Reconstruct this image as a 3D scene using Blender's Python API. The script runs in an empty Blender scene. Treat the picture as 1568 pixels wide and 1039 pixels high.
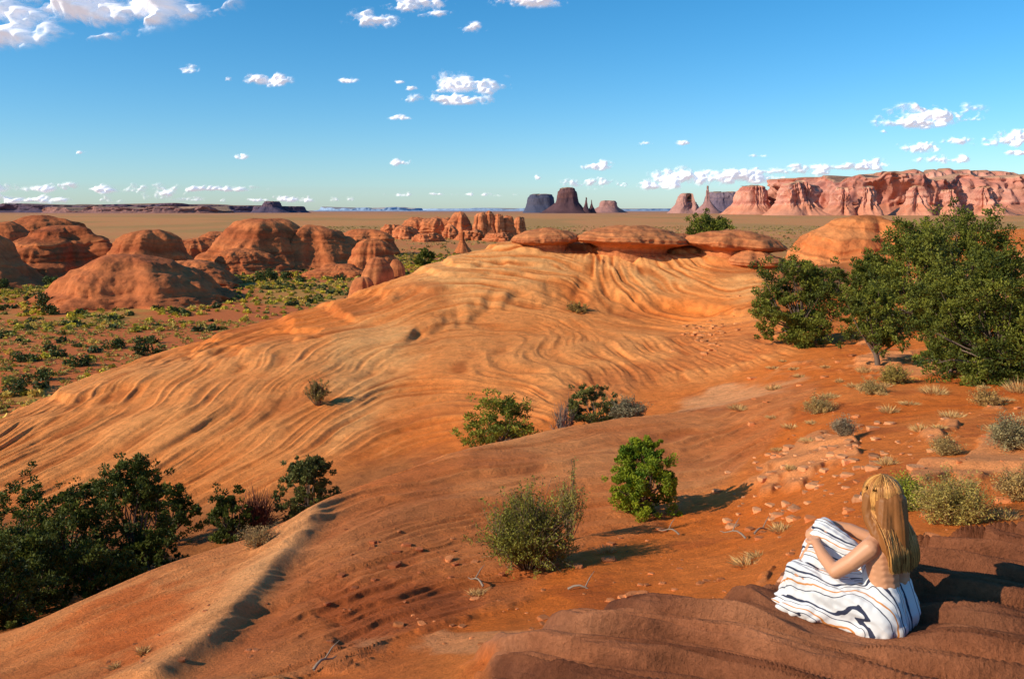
import bpy, math, numpy as np, bmesh
from mathutils import Vector
F=1358.0; U0=784.0; V0=322.0
R=np.random.RandomState
# ------------------------------------------------------------------ noise
def _h(ix,iy,iz,seed):
    h=(ix.astype(np.int64).astype(np.uint64)*np.uint64(374761393)+iy.astype(np.int64).astype(np.uint64)*np.uint64(668265263)
       +iz.astype(np.int64).astype(np.uint64)*np.uint64(2147483647)+np.uint64(seed*1013904223+12345))&np.uint64(0xffffffff)
    h=((h^(h>>np.uint64(13)))*np.uint64(1274126177))&np.uint64(0xffffffff)
    h=((h^(h>>np.uint64(15)))*np.uint64(2246822519))&np.uint64(0xffffffff)
    h=h^(h>>np.uint64(16))
    return h.astype(np.float64)/4294967295.0
def n2(x,y,seed=0):
    x,y=np.broadcast_arrays(np.asarray(x,float),np.asarray(y,float))
    xi=np.floor(x); yi=np.floor(y); fx=x-xi; fy=y-yi
    fx=fx*fx*fx*(fx*(fx*6-15)+10); fy=fy*fy*fy*(fy*(fy*6-15)+10)
    z=np.zeros_like(xi)
    a=_h(xi,yi,z,seed); b=_h(xi+1,yi,z,seed); c=_h(xi,yi+1,z,seed); d=_h(xi+1,yi+1,z,seed)
    return ((a*(1-fx)+b*fx)*(1-fy)+(c*(1-fx)+d*fx)*fy)*2-1
def fbm(x,y,oct=4,seed=0,g=0.5):
    s=0; a=1; t=0
    for i in range(oct):
        s=s+a*n2(x,y,seed+i*17); t+=a; a*=g
        x,y=(x*1.6+y*1.2)+3.1,(-x*1.2+y*1.6)+7.7
    return s/t
def n3(x,y,z,seed=0):
    x,y,z=np.broadcast_arrays(np.asarray(x,float),np.asarray(y,float),np.asarray(z,float))
    xi=np.floor(x); yi=np.floor(y); zi=np.floor(z); fx=x-xi; fy=y-yi; fz=z-zi
    fx=fx*fx*(3-2*fx); fy=fy*fy*(3-2*fy); fz=fz*fz*(3-2*fz)
    def L(zz):
        a=_h(xi,yi,zz,seed); b=_h(xi+1,yi,zz,seed); c=_h(xi,yi+1,zz,seed); d=_h(xi+1,yi+1,zz,seed)
        return (a*(1-fx)+b*fx)*(1-fy)+(c*(1-fx)+d*fx)*fy
    return (L(zi)*(1-fz)+L(zi+1)*fz)*2-1
def fbm3(p,s,oct=4,seed=0,g=0.5):
    r=0;a=1;t=0
    for i in range(oct):
        r=r+a*n3(p[:,0]*s+i*5.3,p[:,1]*s+i*2.1,p[:,2]*s+i*9.7,seed+i*13); t+=a; a*=g; s*=2.03
    return r/t
def sm(x,a,b):
    t=np.clip((x-a)/(b-a),0,1); return t*t*(3-2*t)
def mixc(c,d,w):
    return c*(1-w[...,None])+np.asarray(d)*w[...,None]
# ------------------------------------------------------------------ materials
def newmat(name):
    m=bpy.data.materials.new(name); m.use_nodes=True
    return m,m.node_tree,m.node_tree.nodes['Principled BSDF']
def rock_mat(name,scale=6.0,dist=0.03,rough=0.9,var=0.35,strength=0.6,fine=None):
    m,nt,b=newmat(name); N=nt.nodes; L=nt.links
    at=N.new('ShaderNodeAttribute'); at.attribute_name='Col'
    geo=N.new('ShaderNodeNewGeometry')
    nz=N.new('ShaderNodeTexNoise'); nz.inputs['Scale'].default_value=scale; nz.inputs['Detail'].default_value=9; nz.inputs['Roughness'].default_value=0.7
    L.new(geo.outputs['Position'],nz.inputs['Vector'])
    mr=N.new('ShaderNodeMapRange'); mr.inputs[1].default_value=0.3; mr.inputs[2].default_value=0.7; mr.inputs[3].default_value=1-var; mr.inputs[4].default_value=1+var
    L.new(nz.outputs['Fac'],mr.inputs[0])
    vm=N.new('ShaderNodeVectorMath'); vm.operation='SCALE'
    L.new(at.outputs['Color'],vm.inputs[0]); L.new(mr.outputs[0],vm.inputs['Scale'])
    L.new(vm.outputs[0],b.inputs['Base Color'])
    b.inputs['Roughness'].default_value=rough; b.inputs['Specular IOR Level'].default_value=0.1
    bp=N.new('ShaderNodeBump'); bp.inputs['Strength'].default_value=strength; bp.inputs['Distance'].default_value=dist
    L.new(nz.outputs['Fac'],bp.inputs['Height'])
    nrm=bp.outputs[0]
    if fine:
        n_=N.new('ShaderNodeTexNoise'); n_.inputs['Scale'].default_value=fine[0]; n_.inputs['Detail'].default_value=5; n_.inputs['Roughness'].default_value=0.75
        L.new(geo.outputs['Position'],n_.inputs['Vector'])
        m2=N.new('ShaderNodeMapRange'); m2.inputs[1].default_value=0.35; m2.inputs[2].default_value=0.65; m2.inputs[3].default_value=0.82; m2.inputs[4].default_value=1.14
        L.new(n_.outputs['Fac'],m2.inputs[0]); v2=N.new('ShaderNodeVectorMath'); v2.operation='SCALE'; L.new(vm.outputs[0],v2.inputs[0]); L.new(m2.outputs[0],v2.inputs['Scale']); L.new(v2.outputs[0],b.inputs['Base Color'])
        b2=N.new('ShaderNodeBump'); b2.inputs['Strength'].default_value=0.9; b2.inputs['Distance'].default_value=fine[1]; L.new(n_.outputs['Fac'],b2.inputs['Height']); L.new(nrm,b2.inputs['Normal']); nrm=b2.outputs[0]
    L.new(nrm,b.inputs['Normal'])
    return m
def leaf_mat(name,trans=0.35):
    m,nt,b=newmat(name); N=nt.nodes; L=nt.links
    at=N.new('ShaderNodeAttribute'); at.attribute_name='Col'
    L.new(at.outputs['Color'],b.inputs['Base Color']); b.inputs['Roughness'].default_value=0.6; b.inputs['Specular IOR Level'].default_value=0.2
    tr=N.new('ShaderNodeBsdfTranslucent'); L.new(at.outputs['Color'],tr.inputs['Color'])
    mx=N.new('ShaderNodeMixShader'); mx.inputs[0].default_value=trans
    L.new(b.outputs[0],mx.inputs[1]); L.new(tr.outputs[0],mx.inputs[2]); L.new(mx.outputs[0],N['Material Output'].inputs[0])
    return m
M_ground=rock_mat('sandstone_and_soil',3.0,0.09,0.92,0.22,0.8,fine=(28.0,0.03))
M_rock=rock_mat('red_sandstone',0.8,0.5,0.95,0.3,0.7)
M_caprock=rock_mat('caprock_sandstone',3.0,0.10,0.95,0.3,0.7)
M_far=rock_mat('distant_cliff_rock',0.03,8.0,0.95,0.2,0.6)
M_leaf=leaf_mat('foliage',0.25); M_dry=leaf_mat('dry_vegetation',0.1)
# ------------------------------------------------------------------ mesh helper
def build(name,V,Q,col=None,mat=None,smooth=True,parent=None):
    me=bpy.data.meshes.new(name)
    V=np.asarray(V,dtype=np.float32); Q=np.asarray(Q,dtype=np.int32)
    me.vertices.add(len(V)); me.vertices.foreach_set('co',V.ravel())
    me.loops.add(Q.size); me.loops.foreach_set('vertex_index',Q.ravel())
    k=Q.shape[1]
    me.polygons.add(len(Q)); me.polygons.foreach_set('loop_start',np.arange(len(Q),dtype=np.int32)*k)
    me.polygons.foreach_set('loop_total',np.full(len(Q),k,dtype=np.int32))
    if smooth: me.polygons.foreach_set('use_smooth',np.ones(len(Q),dtype=bool))
    me.update(calc_edges=True)
    if col is not None:
        a=me.color_attributes.new('Col','FLOAT_COLOR','POINT')
        c=np.ones((len(V),4),dtype=np.float32); c[:,:3]=col; a.data.foreach_set('color',c.ravel())
    if mat: me.materials.append(mat)
    o=bpy.data.objects.new(name,me); bpy.context.scene.collection.objects.link(o)
    if parent: o.parent=parent
    return o
def gridq(nr,nc,wrap=False):
    i=np.arange(nr-1)[:,None]; j=np.arange(nc if wrap else nc-1)[None,:]
    j2=(j+1)%nc
    return np.stack([i*nc+j,i*nc+j2,(i+1)*nc+j2,(i+1)*nc+j],-1).reshape(-1,4)
class MB:
    def __init__(s): s.V=[];s.Q=[];s.C=[];s.n=0
    def add(s,V,Q,C):
        V=np.asarray(V,float); s.V.append(V); s.Q.append(np.asarray(Q)+s.n); s.C.append(np.broadcast_to(C,V.shape)); s.n+=len(V)
    def tube(s,P,r,col,k=5):
        P=np.asarray(P,float); n=len(P); r=np.broadcast_to(r,(n,))
        T=np.gradient(P,axis=0); T/=np.linalg.norm(T,axis=1)[:,None]+1e-9
        ref=np.array([0.31,0.2,0.93]) if abs(T[0,2])<0.9 else np.array([1.0,0.1,0])
        A=np.cross(T,ref); A/=np.linalg.norm(A,axis=1)[:,None]+1e-9; B=np.cross(T,A)
        th=np.arange(k)/k*2*math.pi
        V=P[:,None]+r[:,None,None]*(np.cos(th)[None,:,None]*A[:,None]+np.sin(th)[None,:,None]*B[:,None])
        s.add(V.reshape(-1,3),gridq(n,k,True),col)
    def quads(s,c,d,w,ln,wd,col):
        a=d*ln[:,None]*0.5; b=w*wd[:,None]*0.5
        V=np.stack([c-a-b*0.6,c-a*0.2+b,c+a+b*0.3,c-a*0.1-b],1).reshape(-1,3)
        s.add(V,np.arange(len(V)).reshape(-1,4),np.repeat(col,4,axis=0))
    def out(s,name,mat,smooth=True,parent=None):
        return build(name,np.concatenate(s.V),np.concatenate(s.Q),np.concatenate(s.C),mat,smooth,parent)
def unit(r,n):
    v=r.normal(size=(n,3)); return v/np.linalg.norm(v,axis=1)[:,None]
# ------------------------------------------------------------------ TERRAIN
tab={
-400:[(1060,8),(1045,8.5),(1035,9),(1025,9.4),(1015,9.8),(1005,10.2),(1000,10.6),(960,15),(800,24),(770,26.5),(750,29)],
0:[(1060,8),(1045,8.5),(1030,9),(1015,9.4),(1000,9.8),(985,10),(975,10.3),(960,14),(765,24),(700,27.5),(650,31)],
150:[(1060,7.5),(1040,8.1),(1010,8.8),(980,9.5),(950,10.1),(925,10.7),(908,11.2),(920,15.5),(765,23.5),(668,29),(578,36)],
300:[(1060,7),(1030,7.7),(985,8.7),(940,9.8),(895,10.9),(865,11.7),(842,12.5),(890,17.5),(768,23.5),(620,31),(525,42)],
400:[(1060,6.5),(1025,7.3),(975,8.5),(925,9.8),(875,11.2),(840,12.4),(812,13.5),(860,18),(758,23.5),(600,32),(495,44)],
500:[(1060,6),(1030,6.8),(975,8),(915,9.4),(850,11),(800,12.5),(757,14),(840,18),(722,24.5),(560,35),(468,46)],
600:[(1060,5.4),(1035,6),(980,7.3),(915,8.9),(845,10.8),(775,13),(718,15.3),(790,19.5),(695,25.5),(525,39),(430,48)],
700:[(1060,5),(1030,5.6),(990,6.8),(930,8.4),(860,10.5),(765,13.7),(686,16.8),(730,20.5),(668,26),(500,42),(400,50)],
800:[(1060,4.6),(1000,5.1),(985,6.3),(935,8.2),(870,10.4),(755,14.3),(662,18.2),(690,22),(650,27),(490,43),(370,52)],
900:[(1060,4.4),(945,5.3),(967,6.4),(905,8.6),(835,11.2),(738,15),(646,19.5),(662,23),(630,28),(490,43),(374,53)],
1000:[(1060,4.3),(926,5.3),(957,6.3),(890,8.8),(820,11.8),(725,15.8),(632,21),(640,24),(608,29),(490,43),(376,53)],
1100:[(1060,4.3),(938,5.2),(950,6.2),(870,9),(795,12.2),(710,16.5),(622,22),(618,25),(580,30),(480,43),(378,52)],
1200:[(1060,4.2),(905,5.3),(915,6.2),(835,9),(760,12.2),(680,16.5),(605,22),(585,25),(548,30),(470,41),(395,51)],
1300:[(1060,4.2),(868,5.8),(872,6.6),(775,9.3),(705,12.5),(645,16.5),(592,21),(565,25),(532,30),(480,42),(430,62)],
1400:[(1060,4.2),(838,6.0),(840,6.8),(745,9.6),(680,12.8),(630,16.5),(590,20.5),(560,25),(525,30),(470,42),(415,64)],
1500:[(1060,4.2),(820,6.1),(822,6.9),(730,9.8),(665,13),(620,16.5),(585,20.5),(550,25),(515,30),(455,43),(395,66)],
1600:[(1060,4.2),(810,6.2),(810,7),(715,10),(650,13.2),(610,16.5),(575,20.5),(540,25),(505,30),(440,43),(375,68)],
2000:[(1060,4.2),(790,6.3),(780,7.2),(690,10),(625,13.2),(585,16.5),(555,20.5),(520,25),(490,30),(430,43),(370,68)]}
us=sorted(tab); PZ=-16.5
ug=np.arange(-2600,3601,5.0)
kd=[];kz=[]
def gs(a,sig=6):
    k=np.exp(-0.5*(np.arange(-24,25)/sig)**2); k/=k.sum()
    return np.convolve(np.pad(a,24,mode='edge'),k,'valid')
def addk(dv,zv): kd.append(gs(np.interp(ug,us,np.log(dv)))); kz.append(gs(np.interp(ug,us,zv)))
addk([0.5]*len(us),[-1.6]*len(us))
for k in range(11):
    dv=np.array([tab[u][k][1] for u in us],float); vv=np.array([tab[u][k][0] for u in us],float)
    addk(dv,-(vv-V0)*dv/F)
dl=dv; zl=-(vv-V0)*dv/F
ua=np.array(us,float)
d12=np.where(ua<1250,dl*1.1,[92 if u>1350 else 85 for u in us]); z12=np.where(ua<1250,zl-0.7,np.interp(ua,[1300,1400,1500,2000],[-4.6,-3.0,-1.3,-1.0]))
addk(d12,z12)
addk(np.where(ua<1250,np.maximum(dl*1.25,60+0*dl),160),[PZ]*len(us))
addk([420]*len(us),[PZ]*len(us)); addk([45000]*len(us),[PZ]*len(us))
kd=np.array(kd);kz=np.array(kz)
cols=np.concatenate([np.arange(-2600,-130,40),np.arange(-120,1692,2.0),np.arange(1700,3600,40)])
segs=[30,170,30,80,80,80,80,45,90,150,150,20,30,150,80]
t=np.concatenate([k+np.arange(s)/s for k,s in enumerate(segs)]+[np.array([len(segs)])])
KD=np.array([np.interp(cols,ug,a) for a in kd]); KZ=np.array([np.interp(cols,ug,a) for a in kz])
LD=0;ZZ=0;tw=0
for dlt in np.linspace(-0.36,0.36,9):
    w=1-abs(dlt)/0.45
    tt=np.clip(t+dlt*sm(t,0,0.4)*(1-sm(t,12.6,13.5)),0,len(segs)); k=np.minimum(tt.astype(int),len(segs)-1); f=(tt-k)[:,None]
    LD=LD+w*(KD[k]*(1-f)+KD[k+1]*f); ZZ=ZZ+w*(KZ[k]*(1-f)+KZ[k+1]*f); tw+=w
LD/=tw; ZZ/=tw
D=np.exp(LD); T=np.broadcast_to(t[:,None],D.shape); U=np.broadcast_to(cols[None,:],D.shape)
X=(U-U0)/F*D; Y=D
nA=fbm(X*0.35,Y*0.35,4,3); nB=fbm(X*1.3,Y*1.3,4,11); nL=fbm(X*0.09,Y*0.09,3,21)
nC=fbm(X*3.1,Y*3.1,3,13); nS=fbm(X*0.45,Y*0.45,2,15)
nt_=fbm(U/90.,T*1.7,4,31)
# zones
dome=sm(T+0.25*nt_,8.75,9.15)*(1-sm(T,12.0,12.8))*(1-sm(U+60*nt_,1180,1250))
rs=np.interp(cols,[-400,380,450,600,700,900,1000,1100,1200,1290,1350],[0.5,0.5,1.5,3.0,3.9,4.9,5.2,5.5,6.3,8,20])[None,:]
ridge=sm(T+0.5*nt_,rs-0.2,rs+0.25)*(1-sm(T+0.2*nt_,7.2,7.7))*(T<8.7)
slab=(1-sm(T+0.12*nt_,2.15,2.4))*sm(U+60*nt_+ (T-1)*-20,700,760)
patchsoil=sm(1-((U-190)/150)**2-((T-4.2)/2.4)**2+1.3*nt_+0.4*nA,0.25,0.9)*(T<7)
plain=sm(T,12.6,13.0)
gully=sm(T,7.3,7.9)*(1-sm(T,8.7,9.1))*(1-sm(U,600,720))
rightrock=sm(nt_+0.25*np.sin(T*2.2+U/150.),0.22,0.42)*sm(U,1080,1200)*sm(T,3.0,3.6)*(1-sm(T,11,12))*0.8
paleslab=sm(1-((U-1130)/130)**2-((T-7.9)/0.9)**2+1.0*nt_,0.1,0.6)
sandstrip=sm(1-((U-720)/190)**2-((T-3.05)/0.42)**2+0.8*nt_,0.1,0.6)
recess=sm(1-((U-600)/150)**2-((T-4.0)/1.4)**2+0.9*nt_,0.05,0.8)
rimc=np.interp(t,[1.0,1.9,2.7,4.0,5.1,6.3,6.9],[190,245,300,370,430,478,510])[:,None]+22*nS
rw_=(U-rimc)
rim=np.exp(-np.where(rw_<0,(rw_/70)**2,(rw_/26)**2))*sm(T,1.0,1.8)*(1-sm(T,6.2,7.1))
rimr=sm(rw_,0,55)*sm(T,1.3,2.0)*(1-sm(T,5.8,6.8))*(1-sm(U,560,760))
# bedding coordinates: curved sweeping cross-beds
wx=fbm(X*0.10+5,Y*0.10,3,41); wy=fbm(X*0.22+5,Y*0.12,3,43)
sD=np.hypot((X+2)*1.0,(Y-19)*0.36)+1.5*wx+0.5*wy+0.4*ZZ+0.05*nA
sD2=np.hypot((X-13),(Y-60)*0.45)*1.0+1.2*wx+0.8*wy+0.6*ZZ
sw=sm(X+5.0*wx,2.5,4.0)*sm(Y+4*wy,35,38)
sR=(LD*8.5 - (U-500)/210.+0.35*nA+0.12*nt_)*1.5
sS=(X*0.75+Y*1.4+ZZ*2+0.55*nA)*1.6
def strata(s,f,o,seed):
    a=n2(s*f,o*0.10*f,seed); return 1-2*np.abs(a)
def blend(f,seed): return strata(sD,f,Y-X*.5,seed)*(1-sw)+strata(sD2,f,Y+X*.5,seed+40)*sw
st1,st2_,st3,st4=blend(0.8,1),blend(3.0,2),blend(5.8,5),blend(10.0,6)
modD=0.15+0.85*sm(fbm(X*0.12,Y*0.12,3,51)+0.2*sm(-X,5,9),-0.2,0.3)
modF=0.3+0.7*sm(fbm(X*0.2,Y*0.15,3,53),-0.3,0.3)
hD=(0.035*st1+0.055*st2_)*modD+(0.038*st3+0.015*st4)*modF
hR=0.03*strata(sR,0.9,X,6)+0.035*strata(sR,2.6,X,7)+0.018*strata(sR,6.0,X,8)
def ledge(s,f,e=0.3):
    q=s*f; fr=q-np.floor(q)
    return (sm(fr,0,e)-fr)
lS=ledge(sS+0.35*n2(X*2,Y*0.5,91)+0.10*nB,1.2,0.16); lS2=ledge(sS+0.25*nB,2.7,0.3); lS3=ledge(sS+0.2*nA+0.12*nB,6.5,0.4)
hS=0.11*lS+0.05*lS2+0.020*lS3+0.012*strata(sS+0.06*nB,11,X,9)
scarp=np.interp(cols,[600,700,800,1000,1100,1200],[10.0,10.25,10.3,10.2,10.1,10.0])[None,:]
disp=dome*(hD+0.45*nL*sm(T,9.2,10)*(1-sm(T,10.4,11))+0.10*nA+0.018*nB)
stp=sm(T+0.35*nt_,scarp-0.12,scarp+0.06)*sm(U,560,680)*(1-sm(U,1150,1230))*(1-sm(T,11.2,11.8))
disp=disp+dome*stp*0.35
rl_=sm(U,330,470)
disp=disp+ridge*(hR*(0.3+0.7*rl_)+0.06*nS+0.02*nA+0.008*nB)+recess*ridge*(0.07*ledge(sR+0.35*nS,1.1,0.4)+0.03*ledge(sR+0.2*nA,2.9,0.4)-0.07)
disp=disp+rim*0.15-rimr*0.05
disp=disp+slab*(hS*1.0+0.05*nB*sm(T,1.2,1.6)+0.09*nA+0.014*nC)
soil=np.clip(1-dome-ridge-slab,0,1)*(1-plain)
disp=disp+soil*(0.05*nA+0.02*nB)+rightrock*soil*(0.12*ledge(Y*0.9+X*0.3+nA+ZZ*2,1.0)+0.05)
disp=disp+soil*sm(T,3,5)*0.012*fbm(X*6,Y*6,3,77)
led=sm(T,10.15,10.7)*(1-sm(T,11.4,11.9))*dome
disp=disp+led*0.26*ledge(ZZ*1.5+0.8*nA+0.02*X,1.0)
pn=fbm(X*0.02,Y*0.02,3,61)
disp=disp+plain*pn*0.7*(1-sm(D,400,900))
SX,SY=(1362-U0)/F*4.85,4.85
seat=np.exp(-(((X-SX+0.22)/0.50)**2+((Y-SY-0.12)/0.45)**2)**2)
Z=ZZ+disp
zseat=-2.29
Z=Z*(1-seat)+zseat*seat
# ---- colours
c_peach=np.array([0.84,0.315,0.092]); c_or=np.array([0.78,0.205,0.038]); c_soil=np.array([0.72,0.165,0.022]); c_dk=np.array([0.17,0.056,0.027])
C=np.zeros(D.shape+(3,))+c_soil
C=mixc(C,[0.78,0.25,0.06],np.clip(0.5+0.9*nA,0,1)*0.6)
C=mixc(C,[0.44,0.09,0.02],sm(nB,0.1,0.5)*0.5)
bD=np.clip(0.5+0.35*st2_+0.4*st3,0,1)
cd=mixc(np.zeros_like(C)+c_or,c_peach,np.clip(0.1+0.45*bD+0.7*nL+0.4*nA,0,1))
pale=sm(1-((U-560-30*(T-9.7)+60*nA)/85)**2-((T-9.75)/0.95)**2+1.1*nt_,0.0,1.0)
pale2=sm(T+0.4*nt_,10.1,10.5)*(1-sm(T,11.2,11.6))*sm(U,560,680)
cd=mixc(cd,[0.90,0.45,0.16],np.clip(pale*0.55*(0.4+0.6*bD)+pale2*0.75*bD,0,1))
cd=mixc(cd,[0.42,0.10,0.022],sm(-st3,0.15,0.85)*0.68*modF)
cd=mixc(cd,[0.48,0.12,0.027],sm(-st2_,0.25,0.9)*0.55*modD)
cd=mixc(cd,[0.50,0.12,0.028],sm(fbm(X*0.25,Y*0.25,4,71),0.12,0.42)*0.55)
cd=mixc(cd,[0.34,0.11,0.045],sm(T,11.0,11.35)*sm(U,900,1150)*0.4)
C=C*(1-dome[...,None])+cd*dome[...,None]
bR=np.clip(0.5+0.5*strata(sR,2.6,X,7),0,1)
cr=mixc(np.zeros_like(C)+np.array([0.66,0.175,0.042]),[0.83,0.31,0.10],np.clip(0.1+0.5*bR+0.8*nA,0,1))
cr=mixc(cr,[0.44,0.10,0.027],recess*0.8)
cr=mixc(cr,[0.44,0.115,0.035],sm(fbm(X*0.8,Y*0.5,4,72),0.15,0.5)*0.4)
cr=mixc(cr,[0.40,0.11,0.035],sm(-strata(sR,6.0,X,8),0.3,0.9)*0.4)
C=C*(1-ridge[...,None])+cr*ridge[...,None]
C=mixc(C,[0.44,0.105,0.03],rimr*0.5)  # side facing away from the rim: its shade put into the rock colour
C=mixc(C,[0.62,0.125,0.022],patchsoil*0.7)
C=mixc(C,[0.90,0.42,0.165],np.clip(rim*(0.6+0.5*nA),0,1)*0.8)  # lit steep face of the ridge rim, painted as a pale band
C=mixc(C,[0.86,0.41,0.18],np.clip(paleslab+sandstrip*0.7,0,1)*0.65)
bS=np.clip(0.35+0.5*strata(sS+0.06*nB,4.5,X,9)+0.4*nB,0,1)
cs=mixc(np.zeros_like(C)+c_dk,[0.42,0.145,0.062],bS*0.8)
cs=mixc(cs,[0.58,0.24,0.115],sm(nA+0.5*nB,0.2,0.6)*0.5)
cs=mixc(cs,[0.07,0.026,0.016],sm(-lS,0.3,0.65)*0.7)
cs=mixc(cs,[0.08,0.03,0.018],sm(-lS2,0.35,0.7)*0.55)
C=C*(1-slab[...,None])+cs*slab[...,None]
C=mixc(C,[0.78,0.32,0.125],rightrock*soil*0.8)
C=mixc(C,[0.22,0.10,0.04],gully*0.6)
veg=fbm(X*0.05,Y*0.03,4,81); veg2=fbm(X*0.3,Y*0.2,3,82)
cp=mixc(np.zeros_like(C)+np.array([0.58,0.155,0.045]),[0.46,0.29,0.07],sm(veg+0.6*veg2,-0.2,0.4)*0.6)
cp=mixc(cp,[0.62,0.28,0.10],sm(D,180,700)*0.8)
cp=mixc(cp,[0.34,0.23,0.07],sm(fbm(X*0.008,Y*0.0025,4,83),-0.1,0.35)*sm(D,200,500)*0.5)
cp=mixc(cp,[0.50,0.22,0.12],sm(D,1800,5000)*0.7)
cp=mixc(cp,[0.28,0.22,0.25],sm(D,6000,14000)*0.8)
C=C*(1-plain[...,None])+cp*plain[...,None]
C=np.clip(C,0.01,0.92)
P3=np.stack([X,Y,Z],-1).reshape(-1,3)
build('desert_ground',P3,gridq(len(t),len(cols))[:, ::-1],C.reshape(-1,3),M_ground)
bx=np.linspace(-60,60,80); by=np.linspace(-60,0.55,60)
BX,BY=np.meshgrid(bx,by)
BZ=-1.62+0.03*(-BY)*0.5-0.06*np.abs(BX)+0.2*fbm(BX*0.2,BY*0.2,3,5)*sm(-BY,1,6)
build('sandstone_ground_behind',np.stack([BX,BY,BZ-0.03],-1).reshape(-1,3),gridq(60,80),np.zeros((4800,3))+c_or,M_ground)
def gz(x,y):
    u=x/y*F+U0
    j=int(np.clip(np.searchsorted(cols,u),1,len(cols)-1)); f=(u-cols[j-1])/(cols[j]-cols[j-1])
    return float(np.interp(y,D[:,j],Z[:,j])*f+np.interp(y,D[:,j-1],Z[:,j-1])*(1-f))
def gpos(u,d,dz=0):
    x=(u-U0)/F*d; return np.array([x,d,gz(x,d)+dz])
# ------------------------------------------------------------------ rocks (revolved, displaced)
def rock(name,loc,rx,ry,h,prof,seed,lobe=0.15,groove=0.05,strat=0.04,nseg=220,nring=110,col=(0.42,0.17,0.09),col2=(0.5,0.24,0.13),mat=None,rot=0,fs=1.0,tilt=0,lump=0.05):
    prof=np.array(prof,float); L=np.concatenate([[0],np.cumsum(np.hypot(*(np.diff(prof,axis=0).T)))]); s=np.linspace(0,L[-1],nring)
    pr=np.interp(s,L,prof[:,0]); pz=np.interp(s,L,prof[:,1])
    k=np.array([1,2,3,2,1.])/9; prs=np.convolve(np.pad(pr,2,mode='edge'),k,'valid'); pzs=np.convolve(np.pad(pz,2,mode='edge'),k,'valid'); prs[0]=0
    th=np.arange(nseg)/nseg*2*math.pi
    c=np.cos(th)[None,:];sn=np.sin(th)[None,:]
    lob=1+lobe*fbm(c*1.3+seed*3.7+0*sn,sn*1.3+seed,3,seed)
    X=prs[:,None]*c*lob; Y=prs[:,None]*sn*lob; Zr=np.broadcast_to(pzs[:,None],X.shape)
    p=np.stack([X*rx,Y*ry,Zr*h],-1).reshape(-1,3)
    sc=fs/max(h,0.5)
    g=fbm3(p*np.array([1,1,0.35]),sc*2.2,4,seed+5)
    wz=1.5*fbm3(p,sc*0.6,2,seed+9)
    st=n2(p[:,2]*sc*9+wz,np.full(len(p),seed*1.3),seed+7)
    st2=n2(p[:,2]*sc*22+wz*1.4,np.full(len(p),seed*2.3),seed+8)
    rf=1+groove*2*(-np.abs(g))+strat*st+strat*0.5*st2+lump*fbm3(p,sc*1.0,3,seed+2)
    p[:,0]*=rf; p[:,1]*=rf
    top=np.clip(p[:,2]/h,0,1)
    p[:,2]+=h*0.07*fbm3(p,sc*1.2,4,seed+3)*sm(top,0.05,0.5)*(1+lump*20*0.5)+tilt*p[:,0]
    w=np.clip(0.5+0.4*st+0.4*g,0,1)
    cc=mixc(np.zeros((len(p),3))+np.array(col),col2,w)
    cc=mixc(cc,np.array(col)*0.5,sm(st2,0.3,0.9)*0.5)
    cr_,sr_=math.cos(rot),math.sin(rot)
    q=p.copy(); q[:,0]=p[:,0]*cr_-p[:,1]*sr_; q[:,1]=p[:,0]*sr_+p[:,1]*cr_
    o=build(name,q,gridq(nring,nseg,True)[:, ::-1],cc,mat or M_rock)
    o.location=loc; return o
DOME=[(0,1),(0.2,0.985),(0.42,0.90),(0.58,0.76),(0.68,0.60),(0.76,0.44),(0.88,0.30),(0.98,0.17),(1.12,0.06),(1.3,-0.06),(1.4,-0.3)]
DOM2=[(0,1),(0.25,0.97),(0.42,0.88),(0.5,0.74),(0.66,0.64),(0.8,0.48),(0.86,0.3),(1.0,0.2),(1.15,0.05),(1.35,-0.1),(1.4,-.3)]
BUN=[(0,1),(0.35,0.97),(0.62,0.86),(0.78,0.68),(0.83,0.5),(0.9,0.4),(0.97,0.2),(1.0,0.0),(1.05,-0.2)]
def pl(u,d): return ((u-U0)/F*d,d,PZ-0.4)
rd=(0.36,0.09,0.032); rd2=(0.60,0.19,0.065)
S=1/F
for i,(u,d,wpx,hpx,pf) in enumerate([(95,235,210,76,DOM2),(5,255,110,70,DOME),(200,158,235,76,DOM2),(228,228,125,74,DOME),(296,190,160,46,DOM2),(-60,200,200,90,DOME),
      (410,258,170,76,DOME),(478,262,130,62,DOME),(490,300,160,50,DOM2),(572,225,80,60,BUN),(330,330,90,36,DOME),(560,330,110,40,BUN),(370,240,120,38,DOME),(60,330,160,60,DOME),(520,218,100,24,DOM2),(270,160,110,36,DOME),(300,280,90,40,DOME)]):
    w=wpx*S*d/2*1.05; h=hpx*S*d
    rock('sandstone_dome',pl(u,d),w,w*1.1,h,pf,20+i,0.40,0.10,0.035,260,130,col=rd,col2=rd2,rot=i*0.8,lump=0.09)
for i,(u,d,wpx,hpx) in enumerate([(640,600,55,26),(675,590,60,30),(705,580,46,34),(735,570,26,40),(749,572,24,41),(763,572,22,38),(778,575,26,36),(796,600,30,30),(620,520,50,20),(655,480,45,14),(720,500,60,16),(765,480,55,14),(600,560,40,20),(690,520,40,20)]):
    w=wpx*S*d/2; h=hpx*S*d
    rock('red_rock_outcrop',pl(u,d),w,w*0.8,h,BUN,60+i,0.5,0.2,0.06,90,60,col=(0.44,0.12,0.045),col2=(0.62,0.22,0.09),rot=i*1.1,fs=1.5,lump=0.25)
rock('balanced_rock',pl(708,330),3.6,3.4,9.5,[(0,1),(0.25,0.97),(0.3,0.85),(0.2,0.75),(0.32,0.6),(0.6,0.4),(0.9,0.2),(1.2,0),(1.4,-.2)],95,0.2,0.1,0.05,80,60,col=rd,col2=rd2)
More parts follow.
